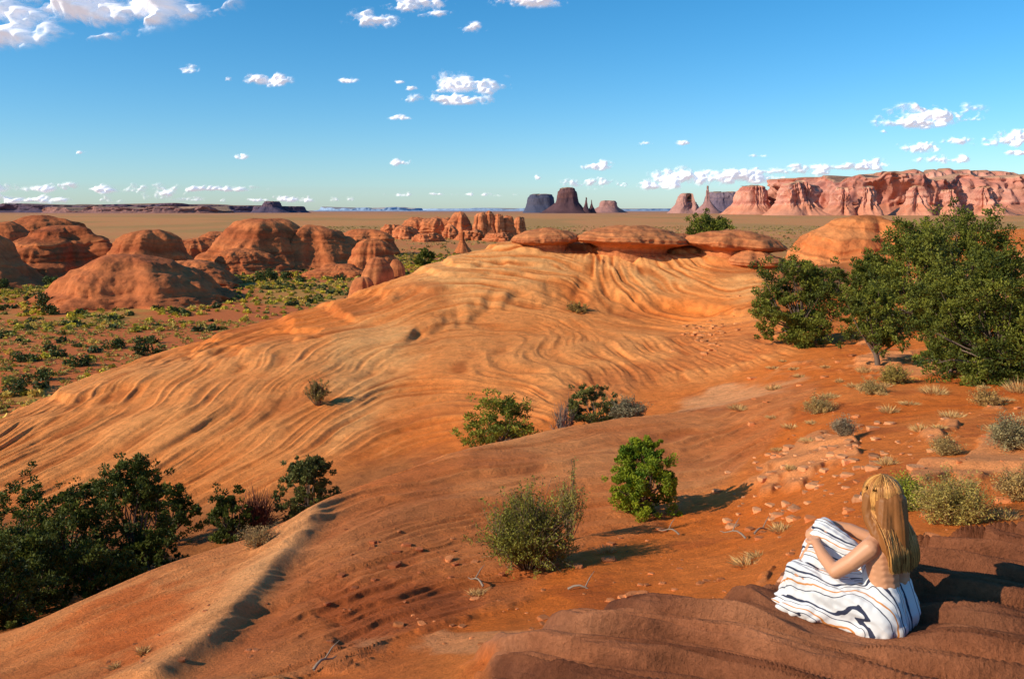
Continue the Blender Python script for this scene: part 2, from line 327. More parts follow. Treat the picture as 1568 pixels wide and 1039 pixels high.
for i,(u,d,vt,vb,wpx) in enumerate([(578,56,394,470,70),(608,58,396,450,38),(556,54,424,470,50)]):
    zt=-(vt-V0)*d*S; zb=-(vb-V0)*d*S-0.6
    rock('rounded_boulder',((u-U0)*S*d,d,zb),wpx*S*d/2,wpx*S*d/2,zt-zb,BUN,110+i,0.25,0.08,0.05,120,70,mat=M_caprock,col=(0.42,0.12,0.045),col2=(0.62,0.23,0.085),lump=0.12)
CAP=[(0,1),(0.3,0.95),(0.6,0.78),(0.85,0.5),(0.98,0.28),(1.0,0.14),(0.94,0.02),(0.74,-0.06),(0.6,-0.2),(0.62,-0.6),(0.7,-1.1)]
for i,(u,d,vt,vb,wpx) in enumerate([(836,51,349,371,104),(965,51,345,373,168),(1130,50,352,380,146),(905,53,360,374,50),(1046,53,358,380,60)]):
    zt=-(vt-V0)*d*S; zb=-(vb-V0)*d*S
    rock('cap_rock',((u-U0)*S*d,d,zb),wpx*S*d/2,wpx*S*d/2*0.8,zt-zb,CAP,130+i,0.28,0.05,0.022,220,90,mat=M_caprock,col=(0.38,0.115,0.045),col2=(0.60,0.22,0.08),tilt=[0.02,-0.04,-0.07,0,0][i],lump=0.08)
for i,(u,d,vt,vb,wpx) in enumerate([(1180,49,392,420,90),(1195,47.5,412,450,80),(1165,46.5,438,470,70),(1150,48.8,380,398,90)]):
    zt=-(vt-V0)*d*S; zb=-(vb-V0)*d*S
    rock('layered_ledge_rock',((u-U0)*S*d,d,zb-0.3),wpx*S*d/2,wpx*S*d/2,zt-zb+0.3,CAP,150+i,0.25,0.06,0.06,160,80,mat=M_caprock,col=(0.42,0.13,0.05),col2=(0.62,0.23,0.085),lump=0.1)
rock('sandstone_dome',((1335-U0)*S*105,105,-7.5),9,8,7.0,DOM2,170,0.4,0.10,0.03,col=(0.56,0.155,0.045),col2=(0.74,0.27,0.09),lump=0.12)
rock('sandstone_dome',((1250-U0)*S*112,112,-8.5),6,7,5.6,DOME,171,0.4,0.10,0.03,col=(0.56,0.155,0.045),col2=(0.74,0.27,0.09),lump=0.12)
# ------------------------------------------------------------------ mesas
def mesa(name,cx,cy,rx,ry,h,talus,seed,nseg=500,amp=0.2,L=None,col=(0.5,0.25,0.17),col2=(0.6,0.33,0.24),tcol=None,cliff0=0.38,top=None,ex=3.0,z0=PZ,lumpy=0.3):
    th=np.linspace(0,2*math.pi,6000,endpoint=False)
    c,s=np.cos(th),np.sin(th); px=rx*np.sign(c)*np.abs(c)**(2/ex); py=ry*np.sign(s)*np.abs(s)**(2/ex)
    ln=np.concatenate([[0],np.cumsum(np.hypot(np.diff(px),np.diff(py)))]); q=np.linspace(0,ln[-1],nseg,endpoint=False)
    px=np.interp(q,ln,px); py=np.interp(q,ln,py)
    nx=np.roll(py,-1)-np.roll(py,1); ny=-(np.roll(px,-1)-np.roll(px,1)); l=np.hypot(nx,ny)+1e-9; nx/=l; ny/=l
    L=L or h*1.2
    prof=[(-talus,0.0),(-talus*0.6,cliff0*0.3),(-talus*0.25,cliff0*0.7),(0,cliff0),(h*0.03,cliff0+0.12),(h*0.05,0.66),(h*0.08,0.82),(h*0.15,0.88),(h*0.18,0.96),(h*0.28,0.995),(h*0.6,1.0)]
    V=[];Cc=[]; mn=min(rx,ry)
    tn=0.75+0.5*n2(px/L*1.5,py/L*1.5,seed+31)
    pp=[]
    for a,b in zip(prof[:-1],prof[1:]):
        for f in (0,1/3,2/3): pp.append((a[0]+(b[0]-a[0])*f,a[1]+(b[1]-a[1])*f))
    pp.append(prof[-1])
    tp=np.ones(nseg) if top is None else top(px/rx)
    for ins,zf in pp:
        w_=float(sm(np.array(zf),0.05,cliff0))
        P=np.stack([px/L,py/L,np.full(nseg,zf*lumpy*2)],-1)
        big=fbm3(P,1.0,3,seed); med=np.abs(fbm3(P,3.0,3,seed+1)); fine=np.abs(fbm3(P*[1,1,2.],9.0,2,seed+4))
        o=-min(ins,mn*0.8)*(tn if ins<0 else 1)+amp*h*(1.7*big-1.3*med*(0.3+0.7*w_)-0.35*fine*w_)
        x=px+nx*o; y=py+ny*o
        z=zf*h*tp+h*0.035*n2(px/L*5+zf*3,py/L*5,seed+6)*(zf>0.05)
        V.append(np.stack([x,y,z],-1))
        w=np.clip(0.5+0.6*n2(np.full(nseg,zf*14),px/L*0.3,seed+2)+0.4*n2(px/L*5,py/L*5+zf*2,seed+3),0,1)
        cc=mixc(np.zeros((nseg,3))+np.array(col),col2,w)
        if zf<cliff0: cc=mixc(cc,tcol if tcol is not None else col,np.full(nseg,0.7))
        if zf>0.97: cc=mixc(cc,(0.40,0.26,0.15),np.full(nseg,0.6))
        Cc.append(cc)
    V.append(np.stack([px*0.02,py*0.02,np.full(nseg,h*float(np.mean(tp)))],-1)); Cc.append(Cc[-1])
    o=build(name,np.array(V).reshape(-1,3),gridq(len(V),nseg,True),np.array(Cc).reshape(-1,3),M_far,smooth=False); o.location=(cx,cy,z0-1); return o
pk=(0.44,0.16,0.115); pk2=(0.68,0.33,0.235); tk=(0.58,0.23,0.13)
def mes(name,ul,ur,vt,d,ry,seed,**k):
    cx=((ul+ur)/2-U0)*S*d; rx=(ur-ul)/2*S*d; h=(V0-vt)*S*d-PZ
    return mesa(name,cx,d+ry,rx,ry,h,k.pop('talus',h*0.5),seed,**k)
kw=dict(col=pk,col2=pk2,tcol=tk)
mes('sandstone_mesa',1240,1780,266,3000,500,5,nseg=1800,amp=0.6,L=260,cliff0=0.28,ex=2.4,lumpy=0.3,top=lambda q:0.96+0.10*n2(q*5,q*0,3)+0.07*n2(q*19,q*0,4),**kw)
mes('sandstone_mesa',1320,1620,258,3350,240,15,nseg=900,amp=0.3,L=200,cliff0=0.3,ex=2.2,lumpy=0.4,top=lambda q:1.0-0.10*q*q+0.04*n2(q*11,q*0,7),**kw)
mes('sandstone_butte',1204,1266,274,2850,80,16,nseg=600,amp=0.35,L=90,cliff0=0.35,lumpy=0.3,top=lambda q:0.93+0.1*n2(q*4,q*0,5),**kw)
mes('sandstone_mesa',1144,1184,283,3400,120,6,nseg=500,amp=0.22,L=80,cliff0=0.35,**kw)
for (ul,ur,vt,sd_) in [(1285,1305,287,41),(1318,1352,285,42),(1395,1425,284,43),(1450,1470,290,44),(1500,1540,285,45)]:
    mes('sandstone_buttress',ul,ur,vt,2820,40,sd_,nseg=260,amp=0.3,L=50,cliff0=0.4,lumpy=0.4,**kw)
hz=(0.15,0.11,0.15); hz2=(0.22,0.15,0.17)  # distance haze mixed into the rock colour
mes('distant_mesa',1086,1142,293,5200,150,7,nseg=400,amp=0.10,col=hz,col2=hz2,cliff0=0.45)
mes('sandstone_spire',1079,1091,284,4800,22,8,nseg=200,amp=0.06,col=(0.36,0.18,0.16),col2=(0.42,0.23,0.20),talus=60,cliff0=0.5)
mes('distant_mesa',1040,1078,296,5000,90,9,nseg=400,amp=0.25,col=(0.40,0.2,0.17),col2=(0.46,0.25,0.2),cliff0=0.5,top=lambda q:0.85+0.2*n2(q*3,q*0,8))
bd=(0.09,0.05,0.06); bd2=(0.16,0.075,0.07)  # dark slate: haze and shade put into the butte colour
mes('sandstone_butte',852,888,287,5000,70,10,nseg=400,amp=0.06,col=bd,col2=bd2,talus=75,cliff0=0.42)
mes('distant_mesa',806,852,297,5600,150,11,nseg=300,amp=0.05,col=(0.07,0.075,0.12),col2=(0.09,0.085,0.12),talus=40,cliff0=0.4)  # bluish dark colour carries this mesa's haze and shade
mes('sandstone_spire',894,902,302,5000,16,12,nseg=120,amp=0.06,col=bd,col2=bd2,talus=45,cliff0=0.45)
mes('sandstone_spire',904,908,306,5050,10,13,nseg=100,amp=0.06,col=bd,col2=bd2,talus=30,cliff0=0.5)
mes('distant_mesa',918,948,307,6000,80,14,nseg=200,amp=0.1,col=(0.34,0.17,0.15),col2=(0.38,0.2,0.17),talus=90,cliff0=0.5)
dl_=(0.09,0.07,0.11); dl2=(0.15,0.09,0.12)  # left mesas in shade and haze, both painted as dark bluish albedo
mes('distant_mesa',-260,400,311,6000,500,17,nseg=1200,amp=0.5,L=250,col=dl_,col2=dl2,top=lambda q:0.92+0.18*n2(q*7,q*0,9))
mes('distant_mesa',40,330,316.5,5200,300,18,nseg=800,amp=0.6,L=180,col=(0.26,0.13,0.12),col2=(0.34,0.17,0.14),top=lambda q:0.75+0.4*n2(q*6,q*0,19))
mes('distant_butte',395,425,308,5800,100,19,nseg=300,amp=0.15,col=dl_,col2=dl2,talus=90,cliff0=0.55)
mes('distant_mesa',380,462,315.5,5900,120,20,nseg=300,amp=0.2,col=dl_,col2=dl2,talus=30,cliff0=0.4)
hb=(0.30,0.40,0.55)  # pale blue haze baked into the colour of the farthest mesas
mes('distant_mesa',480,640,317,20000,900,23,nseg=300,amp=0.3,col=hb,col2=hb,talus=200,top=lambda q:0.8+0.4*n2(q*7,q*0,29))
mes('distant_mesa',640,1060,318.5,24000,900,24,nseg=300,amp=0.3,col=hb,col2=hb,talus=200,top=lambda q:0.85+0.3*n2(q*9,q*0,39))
# ------------------------------------------------------------------ vegetation
def tree(name,u,d,h,w,seed,g1=(0.045,0.075,0.018),g2=(0.14,0.17,0.03),nc=42,nl=230,ls=0.06,low=0.10,dz=-0.05,trunk=0.05,gap=1.0,pos=None):
    r=R(seed); base=gpos(u,d,dz) if pos is None else np.array(pos)
    root=bpy.data.objects.new(name,None); bpy.context.scene.collection.objects.link(root); root.location=base
    wood=MB(); lf=MB(); bark=np.array([0.16,0.11,0.08])
    fork=np.array([r.normal()*0.05*w,r.normal()*0.05*w,h*0.22])
    wood.tube([[0,0,-0.15],[fork[0]*0.3,fork[1]*0.3,h*0.08],fork],[trunk*1.4,trunk*1.1,trunk],bark,8)
    lobes=r.uniform(0.7,1.12,8); cs=[]
    while len(cs)<nc:
        a=r.uniform(0,2*math.pi); zz=r.uniform(0,1)
        prof=np.sqrt(max(0,1-((zz-0.42)/0.60)**2)); rr=prof*np.sqrt(r.uniform(0.1,1))*lobes[int(a/6.2832*8)%8]*(0.85+0.25*r.rand())
        cs.append([math.cos(a)*rr*w*0.5,math.sin(a)*rr*w*0.5,h*(low+(0.93-low)*zz)*(0.9+0.1*lobes[int(a/6.2832*8+3)%8])])
    cs=np.array(cs)
    for i,c in enumerate(cs):
        if i%2==0:
            m=fork*0.4+c*0.6+r.normal(size=3)*0.06*w; m[2]=fork[2]*0.5+c[2]*0.45
            wood.tube([fork*r.uniform(0.5,1),m,c],[trunk*0.5,trunk*0.28,trunk*0.08],bark*r.uniform(0.8,1.3),5)
        rc=w*0.095*r.uniform(0.7,1.5)*gap
        n=int(nl*r.uniform(0.7,1.3)); ns=6
        sub=c+r.normal(size=(ns,3))*rc*0.75; si=r.randint(0,ns,n)
        sv=unit(r,n)*(r.rand(n)[:,None]**0.4)
        off=sv*rc*0.55*np.array([1.0,1.0,0.8])
        P=sub[si]+off
        dr=unit(r,n)*0.7+sv+np.array([0,0,0.5]); dr/=np.linalg.norm(dr,axis=1)[:,None]
        wd=np.cross(dr,unit(r,n)); wd/=np.linalg.norm(wd,axis=1)[:,None]+1e-9
        ck=r.uniform(0,0.75); k=np.clip(ck+0.25*r.rand(n)+0.2*sv[:,2],0,1)[:,None]  # random clump tone, plus sunlit green painted onto the upper leaves
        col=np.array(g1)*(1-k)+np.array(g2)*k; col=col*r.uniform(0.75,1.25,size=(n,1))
        lf.quads(P,dr,wd,ls*r.uniform(0.7,1.5,n),ls*0.6*r.uniform(0.7,1.3,n),col)
    wood.out('trunk_and_limbs',M_dry,True,root); lf.out('crown_foliage',M_leaf,False,root)
    return root
T_=tree
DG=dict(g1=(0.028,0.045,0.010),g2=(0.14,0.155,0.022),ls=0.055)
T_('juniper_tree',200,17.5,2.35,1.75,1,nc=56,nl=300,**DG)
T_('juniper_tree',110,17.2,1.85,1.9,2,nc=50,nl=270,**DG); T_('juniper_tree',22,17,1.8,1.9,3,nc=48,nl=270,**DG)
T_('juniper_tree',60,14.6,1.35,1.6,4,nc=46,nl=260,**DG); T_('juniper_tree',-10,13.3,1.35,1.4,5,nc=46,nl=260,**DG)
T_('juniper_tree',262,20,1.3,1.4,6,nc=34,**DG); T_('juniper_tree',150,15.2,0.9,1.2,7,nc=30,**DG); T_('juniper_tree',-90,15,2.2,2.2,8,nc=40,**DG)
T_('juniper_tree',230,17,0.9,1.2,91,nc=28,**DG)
T_('juniper_shrub',350,19.6,1.25,1.1,10,nc=32,**DG)
T_('juniper_shrub',470,20.5,1.45,1.35,11,nc=46,nl=250,g1=(0.05,0.06,0.02),g2=(0.18,0.18,0.045),gap=0.95)
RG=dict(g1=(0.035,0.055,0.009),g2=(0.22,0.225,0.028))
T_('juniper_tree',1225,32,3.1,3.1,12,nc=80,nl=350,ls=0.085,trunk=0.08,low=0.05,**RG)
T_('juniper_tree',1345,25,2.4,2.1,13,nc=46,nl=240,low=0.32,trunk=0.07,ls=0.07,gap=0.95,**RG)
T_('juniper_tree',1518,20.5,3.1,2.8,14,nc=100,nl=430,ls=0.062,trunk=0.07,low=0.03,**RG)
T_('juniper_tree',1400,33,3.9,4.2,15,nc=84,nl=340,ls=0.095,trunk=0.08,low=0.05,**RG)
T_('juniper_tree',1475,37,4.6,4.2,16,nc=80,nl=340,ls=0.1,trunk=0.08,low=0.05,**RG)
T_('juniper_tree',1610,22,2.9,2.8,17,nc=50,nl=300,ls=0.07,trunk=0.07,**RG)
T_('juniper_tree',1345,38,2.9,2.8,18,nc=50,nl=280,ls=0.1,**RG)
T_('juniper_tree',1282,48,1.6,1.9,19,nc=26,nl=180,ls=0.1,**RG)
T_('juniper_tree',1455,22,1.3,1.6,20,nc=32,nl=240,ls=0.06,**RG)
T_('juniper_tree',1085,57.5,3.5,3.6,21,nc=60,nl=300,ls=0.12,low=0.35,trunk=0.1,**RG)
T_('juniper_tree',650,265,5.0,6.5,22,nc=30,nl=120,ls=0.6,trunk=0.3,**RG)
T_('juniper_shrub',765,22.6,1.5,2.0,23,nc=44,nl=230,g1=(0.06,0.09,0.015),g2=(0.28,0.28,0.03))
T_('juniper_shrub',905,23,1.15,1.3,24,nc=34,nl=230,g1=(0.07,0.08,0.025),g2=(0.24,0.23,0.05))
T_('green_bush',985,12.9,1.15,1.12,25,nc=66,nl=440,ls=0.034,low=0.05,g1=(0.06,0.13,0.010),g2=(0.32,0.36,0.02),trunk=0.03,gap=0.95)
def shrub(name,u,d,h,w,seed,col=(0.17,0.17,0.06),tw=(0.24,0.17,0.10),n=140,nl=26,ls=0.022,leaves=True,tr=0.005):
    r=R(seed); b=gpos(u,d,-0.03); root=bpy.data.objects.new(name,None); bpy.context.scene.collection.objects.link(root); root.location=b
    wd=MB(); lf=MB()
    for i in range(n):
        v=unit(r,1)[0]; v[2]=abs(v[2])*1.0-0.25*r.rand(); rr=r.rand()**0.4*r.uniform(.8,1.08)
        end=np.array([v[0]*rr*w*0.52,v[1]*rr*w*0.52,max(0.06*h,h*0.38+v[2]*rr*h*0.62)])
        mid=end*np.array([0.5,0.5,0.45])+r.normal(size=3)*0.05*w; mid[2]=abs(mid[2])
        st=end*np.array([.08,.08,0]); en2=end+r.normal(size=3)*0.03*w
        P=np.array([st,mid,(mid+end)/2+r.normal(size=3)*0.02*w,en2]); c=np.array(tw)*r.uniform(0.6,1.4)
        wd.tube(P,[tr*1.6,tr,tr*0.7,tr*0.3],c,3)
        for q in range(3):
            s=P[1]*(1-0.4*q)+P[2]*0.4*q; e2=s+(en2-s)*r.uniform(0.5,1.0)+r.normal(size=3)*0.11*w; e2[2]=max(e2[2],0.03)
            wd.tube([s,(s+e2)/2+r.normal(size=3)*0.015*w,e2],[tr*0.8,tr*0.6,tr*0.25],c,3)
            if leaves:
                f=r.rand(nl)[:,None]**0.6; PP=s*(1-f)+e2*f+r.normal(size=(nl,3))*0.022
                dr=unit(r,nl)+np.array([0,0,0.6]); dr/=np.linalg.norm(dr,axis=1)[:,None]; ww=np.cross(dr,unit(r,nl)); ww/=np.linalg.norm(ww,axis=1)[:,None]+1e-9
                lf.quads(PP,dr,ww,ls*r.uniform(0.7,1.6,nl),ls*0.55*r.uniform(0.7,1.3,nl),np.array(col)*r.uniform(0.5,1.5)*r.uniform(0.8,1.2,size=(nl,1)))
    wd.out('twigs',M_dry,True,root)
    if leaves: lf.out('leaves',M_leaf,False,root)
shrub('sagebrush',808,10.3,1.12,1.12,31,n=210,nl=34,col=(0.22,0.205,0.03),ls=0.027)
shrub('sagebrush',872,11.6,1.35,0.45,32,n=26,nl=24,col=(0.27,0.24,0.05),ls=0.026)
shrub('dead_bush',392,20,1.2,1.2,33,leaves=False,tw=(0.24,0.085,0.05),n=80,tr=0.013)
shrub('dead_bush',862,22.5,1.2,0.8,34,leaves=False,tw=(0.25,0.2,0.17),n=40,tr=0.01)
shrub('sagebrush',960,22.5,0.75,1.0,35,n=110,col=(0.24,0.21,0.12),ls=0.035)
shrub('rabbitbrush',1462,7.7,0.50,0.70,36,n=120,nl=30,col=(0.38,0.29,0.07),ls=0.018,tw=(0.46,0.31,0.13),tr=0.003)
shrub('rabbitbrush',1392,8.6,0.42,0.4,37,n=70,nl=30,col=(0.28,0.30,0.03),ls=0.02,tr=0.003)
shrub('sagebrush',1550,11,0.5,0.6,38,n=90,col=(0.32,0.26,0.12),ls=0.022,tr=0.004)
shrub('sagebrush',1292,14.5,0.38,0.45,39,n=60,col=(0.32,0.24,0.14),ls=0.02,tr=0.004)
shrub('dead_bush',487,30,1.2,0.9,40,col=(0.24,0.18,0.05),n=40,ls=0.05,tr=0.01)
shrub('rabbitbrush',398,12.2,0.35,0.6,41,n=50,col=(0.38,0.25,0.10),ls=0.018,tr=0.003)
shrub('rabbitbrush',135,17,0.6,1.1,42,n=60,col=(0.36,0.26,0.09),ls=0.03,tr=0.005)
shrub('rabbitbrush',1370,21,0.5,0.8,43,n=80,col=(0.38,0.28,0.06),ls=0.03,tr=0.005)
shrub('rabbitbrush',885,43,0.5,1.2,44,n=40,col=(0.38,0.24,0.06),ls=0.06,tr=0.01)
shrub('rabbitbrush',1255,18.5,0.42,0.75,45,n=60,col=(0.42,0.29,0.10),ls=0.025,tr=0.004,tw=(0.4,0.26,0.13))
shrub('rabbitbrush',1335,19.5,0.4,0.6,46,n=50,col=(0.42,0.29,0.10),ls=0.025,tr=0.004,tw=(0.4,0.26,0.13))
shrub('rabbitbrush',1510,16.5,0.4,0.6,47,n=50,col=(0.42,0.26,0.08),ls=0.025,tr=0.004,tw=(0.4,0.26,0.13))
shrub('rabbitbrush',1450,11.5,0.3,0.42,48,n=60,col=(0.46,0.31,0.11),ls=0.018,tr=0.003,tw=(0.4,0.26,0.13))
shrub('rabbitbrush',1560,8.4,0.4,0.45,49,n=60,col=(0.46,0.30,0.10),ls=0.018,tr=0.003,tw=(0.4,0.26,0.13))
# dry grass tufts
r=R(7); g=MB()
tufts=[(1430,18.8,.5,.3),(1198,9.9,.26,.13),(1145,8.6,.3,.11),(1160,8.9,.15,.1),(1538,7.6,.2,.16),(1325,24,.4,.3),(1185,24,.4,.25),(220,8.6,.12,.1),(178,8.4,.1,.08),(1270,20,.4,.2),(1300,16,.3,.15),(1410,14,.25,.2),(1480,9.3,.2,.15),(1530,13,.3,.2),(1360,17,.3,.25),(1560,18,.5,.4),(930,10.8,.2,.14),(820,11.8,.2,.15),(1130,21,.4,.2),(730,9.2,.15,.1)]
for k in range(45):
    tufts.append((r.uniform(1180,1650),r.uniform(10,32),r.uniform(.15,.4),r.uniform(.08,.2)))
for (u,d,w,h) in tufts:
    b=gpos(u,d,-0.01); n=int(90+500*w/(1+d*0.05)); a=r.uniform(0,6.283,n); e=np.sqrt(r.rand(n))
    base=b+np.stack([np.cos(a)*e*w*.35,np.sin(a)*e*w*.35,0*a],-1)
    tip=base+np.stack([np.cos(a)*e*w*.4+r.normal(size=n)*.04,np.sin(a)*e*w*.4+r.normal(size=n)*.04,h*r.uniform(.4,1,n)*(1-.5*e)],-1)
    dv=tip-base; l=np.linalg.norm(dv,axis=1); dv/=l[:,None]; ww=np.cross(dv,unit(r,n)); ww/=np.linalg.norm(ww,axis=1)[:,None]
    g.quads((base+tip)/2,dv,ww,l,np.full(n,.004+.0004*d),np.array([0.60,0.37,0.14])*r.uniform(.6,1.3,size=(n,1)))
g.out('dry_grass',M_dry,False)
# scrub on the plain
r=R(9); g=MB()
def scrub(n,ulo,uhi,dlo,dhi,size,nq,cols_,hh=0.6,clump=0.0,seed=81):
    u=r.uniform(ulo,uhi,n); d=np.sqrt(r.uniform(dlo**2,dhi**2,n)); x=(u-U0)/F*d
    k=fbm(x*0.05,d*0.03,4,seed)+0.4*r.normal(size=n)>clump; x=x[k]; d=d[k]; n=len(x)
    z=PZ+0.7*fbm(x*0.02,d*0.02,3,61)*(1-sm(d,400,900))
    s=size*r.uniform(0.5,1.5,n)
    c=np.array(cols_)[r.randint(0,len(cols_),n)]*r.uniform(0.7,1.3,(n,1))
    P=unit(r,n*nq).reshape(n,nq,3); P[...,2]=np.abs(P[...,2])*hh*1.6
    P=P*(r.rand(n,nq,1)**0.4)*s[:,None,None]*0.5+np.stack([x,d,z],-1)[:,None]
    P=P.reshape(-1,3); m=len(P); dr=unit(r,m)+[0,0,.5]; dr/=np.linalg.norm(dr,axis=1)[:,None]; ww=np.cross(dr,unit(r,m)); ww/=np.linalg.norm(ww,axis=1)[:,None]+1e-9
    ss=np.repeat(s,nq); g.quads(P,dr,ww,ss*0.38,ss*0.26,np.repeat(c,nq,axis=0)*r.uniform(.75,1.25,(m,1)))
yl=[(0.54,0.44,0.04),(0.46,0.38,0.04),(0.56,0.40,0.08),(0.24,0.23,0.05)]
scrub(10000,-250,760,62,330,1.0,34,yl,clump=-0.2)
scrub(3500,-250,500,62,130,0.5,20,[(0.5,0.36,0.10),(0.40,0.32,0.06)],clump=-1)
scrub(1000,-250,760,62,330,1.3,40,[(0.06,0.08,0.025),(0.09,0.10,0.03)],clump=-1)
scrub(9000,500,1700,230,900,1.7,10,[(0.36,0.27,0.07),(0.14,0.14,0.04),(0.45,0.30,0.11)])
g.out('desert_scrub',M_leaf,False)
g=MB()
for (u,d,s) in [(70,150,4.2),(75,140,3.2),(130,150,3.6),(150,148,3),(225,150,3.0),(340,160,3),(395,200,4),(410,205,4),(440,210,3.5),(465,200,3),(520,205,3),(80,195,3.5),(5,190,3.5),(35,95,2.4),(90,98,2.0),(175,104,2.4),(225,100,2.6),(232,108,2.2),(120,92,2.2),(60,85,2),(30,80,2.2),(265,140,2.5),(510,215,3),(120,105,1.6),(10,115,2)]:
    for q_ in range(5):
        n=110; cc_=np.array([(u-U0)*S*d,d,PZ+s*0.28])+r.normal(size=3)*s*[.22,.22,.1]
        P=unit(r,n)*(r.rand(n,1)**.4)*s*0.27+cc_
        dr=unit(r,n); ww=np.cross(dr,unit(r,n)); ww/=np.linalg.norm(ww,axis=1)[:,None]+1e-9
        g.quads(P,dr,ww,np.full(n,s*.11),np.full(n,s*.08),np.array([0.055,0.075,0.018])*r.uniform(.6,1.6)*r.uniform(.7,1.3,(n,1)))
g.out('juniper_scrub',M_leaf,False)
# stones
r=R(12); g=MB()
lin=np.linspace(-1,1,3); fv=[];fq=[]
for ax in range(3):
    for sg in (-1,1):
        a,b=np.meshgrid(lin,lin); p=np.zeros((9,3)); p[:,ax]=sg; p[:,(ax+1)%3]=a.ravel()*sg; p[:,(ax+2)%3]=b.ravel()
        fq.append(gridq(3,3)+len(fv)*9); fv.append(p)
fv=np.concatenate(fv); fq=np.concatenate(fq); fv=fv/np.linalg.norm(fv,axis=1)[:,None]**0.6
def stone(u,d,s,c):
    x=gpos(u,d); p=fv*np.array([r.uniform(.7,1.4),r.uniform(.7,1.3),r.uniform(.3,.6)])*s*.5
    p=p*(1+0.35*n3(fv[:,0]*1.3+u,fv[:,1]*1.3+d,fv[:,2]*1.3,3))[:,None]
    a=r.uniform(0,6.28); p=np.stack([p[:,0]*math.cos(a)-p[:,1]*math.sin(a),p[:,0]*math.sin(a)+p[:,1]*math.cos(a),p[:,2]],-1)
    g.add(p+x+[0,0,s*.05],fq,c)
for i in range(620):
    u=r.uniform(600,1640); d=math.exp(r.uniform(math.log(6.6),math.log(30)))
    if u<1150 and d>12.5: continue
    stone(u,d,0.02+0.09*r.rand()**4*(0.6+d/20)*1.2,np.array([0.60,0.20,0.07])*r.uniform(.6,1.3))
for i in range(150):
    u=r.normal(1270,80); d=r.normal(13,1.6); stone(u,max(8,d),0.04+0.14*r.rand()**2,np.array([0.70,0.30,0.13])*r.uniform(.7,1.2))
for i in range(110):
    u=r.normal(1085,20); d=r.normal(38,2.4); stone(u,d,0.06+0.22*r.rand()**2,np.array([0.66,0.25,0.09])*r.uniform(.7,1.2))
for i in range(40):
    u=r.uniform(0,620); d=r.uniform(7.2,10); stone(u,d,0.02+0.04*r.rand()**3,np.array([0.5,0.17,0.07])*r.uniform(.6,1.2))
for i in range(24):
    u=r.normal(600,60); d=r.normal(10.5,0.8); stone(u,max(8,d),0.04+0.10*r.rand()**2,np.array([0.42,0.12,0.045])*r.uniform(.6,1.2))
g.out('scattered_stones',M_caprock,False)
g=MB()
for (u,d,l,a) in [(1142,10.2,.35,2.3),(1155,10.3,.3,0.6),(480,6.9,.25,1.0),(190,13,.8,.4),(1040,11.5,.3,2.5),(870,8.9,.35,-.3),(740,9.6,.3,2.2)]:
    b=gpos(u,d,0.02); P=np.array([b+np.array([math.cos(a)*l*f,math.sin(a)*l*f,0.12*l*math.sin(f*5)+.03*f]) for f in np.linspace(0,1,7)]); g.tube(P,np.linspace(.014,.004,7),(0.3,0.22,0.16),5)
    g.tube([P[3],P[3]+[.05,.03,.1*l+.05],P[3]+[.1,.08,.2*l+.06]],[.008,.006,.002],(0.3,0.22,0.16),5)
g.out('fallen_branches',M_dry)
# ------------------------------------------------------------------ WOMAN
fx=np.array([-0.62,0.785,0]); fx/=np.linalg.norm(fx); lx=np.array([-fx[1],fx[0],0]); OW=np.array([SX,SY,zseat])
def W(p):
    p=np.asarray(p,float).reshape(-1,3); return p[:,0:1]*fx+p[:,1:2]*lx+p[:,2:3]*np.array([0,0,1.0])+OW
def icos(sub=2):
    bm=bmesh.new(); bmesh.ops.create_icosphere(bm,subdivisions=sub,radius=1.0)
    V=np.array([v.co[:] for v in bm.verts]); Fc=np.array([[v.index for v in f.verts] for f in bm.faces]); bm.free(); return V,Fc
IV,IF=icos(2)
class Blob:
    def __init__(s): s.V=[];s.F=[];s.n=0
    def sph(s,c,r,sc=(1,1,1)):
        s.V.append(IV*r*np.array(sc)+np.array(c)); s.F.append(IF+s.n); s.n+=len(IV)
    def chain(s,P,Rr,step=0.35):
        P=np.array(P,float)
        for i in range(len(P)-1):
            L=np.linalg.norm(P[i+1]-P[i]); n=max(2,int(L/(min(Rr[i],Rr[i+1])*step))+1)
            for f in np.linspace(0,1,n): s.sph(P[i]*(1-f)+P[i+1]*f,Rr[i]*(1-f)+Rr[i+1]*f)
    def mesh(s,vox,smooth=6):
        o=build('tmp',np.concatenate(s.V),np.concatenate(s.F))
        m=o.modifiers.new('r','REMESH'); m.mode='VOXEL'; m.voxel_size=vox
        m2=o.modifiers.new('s','SMOOTH'); m2.factor=0.5; m2.iterations=smooth
        dg=bpy.context.evaluated_depsgraph_get(); me=bpy.data.meshes.new_from_object(o.evaluated_get(dg))
        n=len(me.vertices); V=np.zeros(n*3); me.vertices.foreach_get('co',V); V=V.reshape(-1,3)
        Nn=np.zeros(n*3); me.vertices.foreach_get('normal',Nn); Nn=Nn.reshape(-1,3)
        Q=np.array([list(p.vertices) for p in me.polygons if len(p.vertices)==4])
        bpy.data.objects.remove(o); return V,Nn,Q
woman=bpy.data.objects.new('seated_woman',None); bpy.context.scene.collection.objects.link(woman)
KL=(.43,.22,.245); AL=(.50,.04,.075); KR=(.42,-.03,.42); AR=(.60,-.04,.085)
b=Blob()
for s in (-1,1):
    b.chain([(0,.07*s,.11),(0,.05*s,.24),(.01,.06*s,.35),(.015,.072*s,.44),(.02,.06*s,.485)],[.105,.082,.088,.086,.058])
    b.chain([(.03,.03*s,.510),(.025,.10*s,.500),(.025,.155*s,.475)],[.046,.044,.050])
b.chain([(.03,0,.50),(.04,0,.56),(.06,0,.62)],[.055,.047,.046])
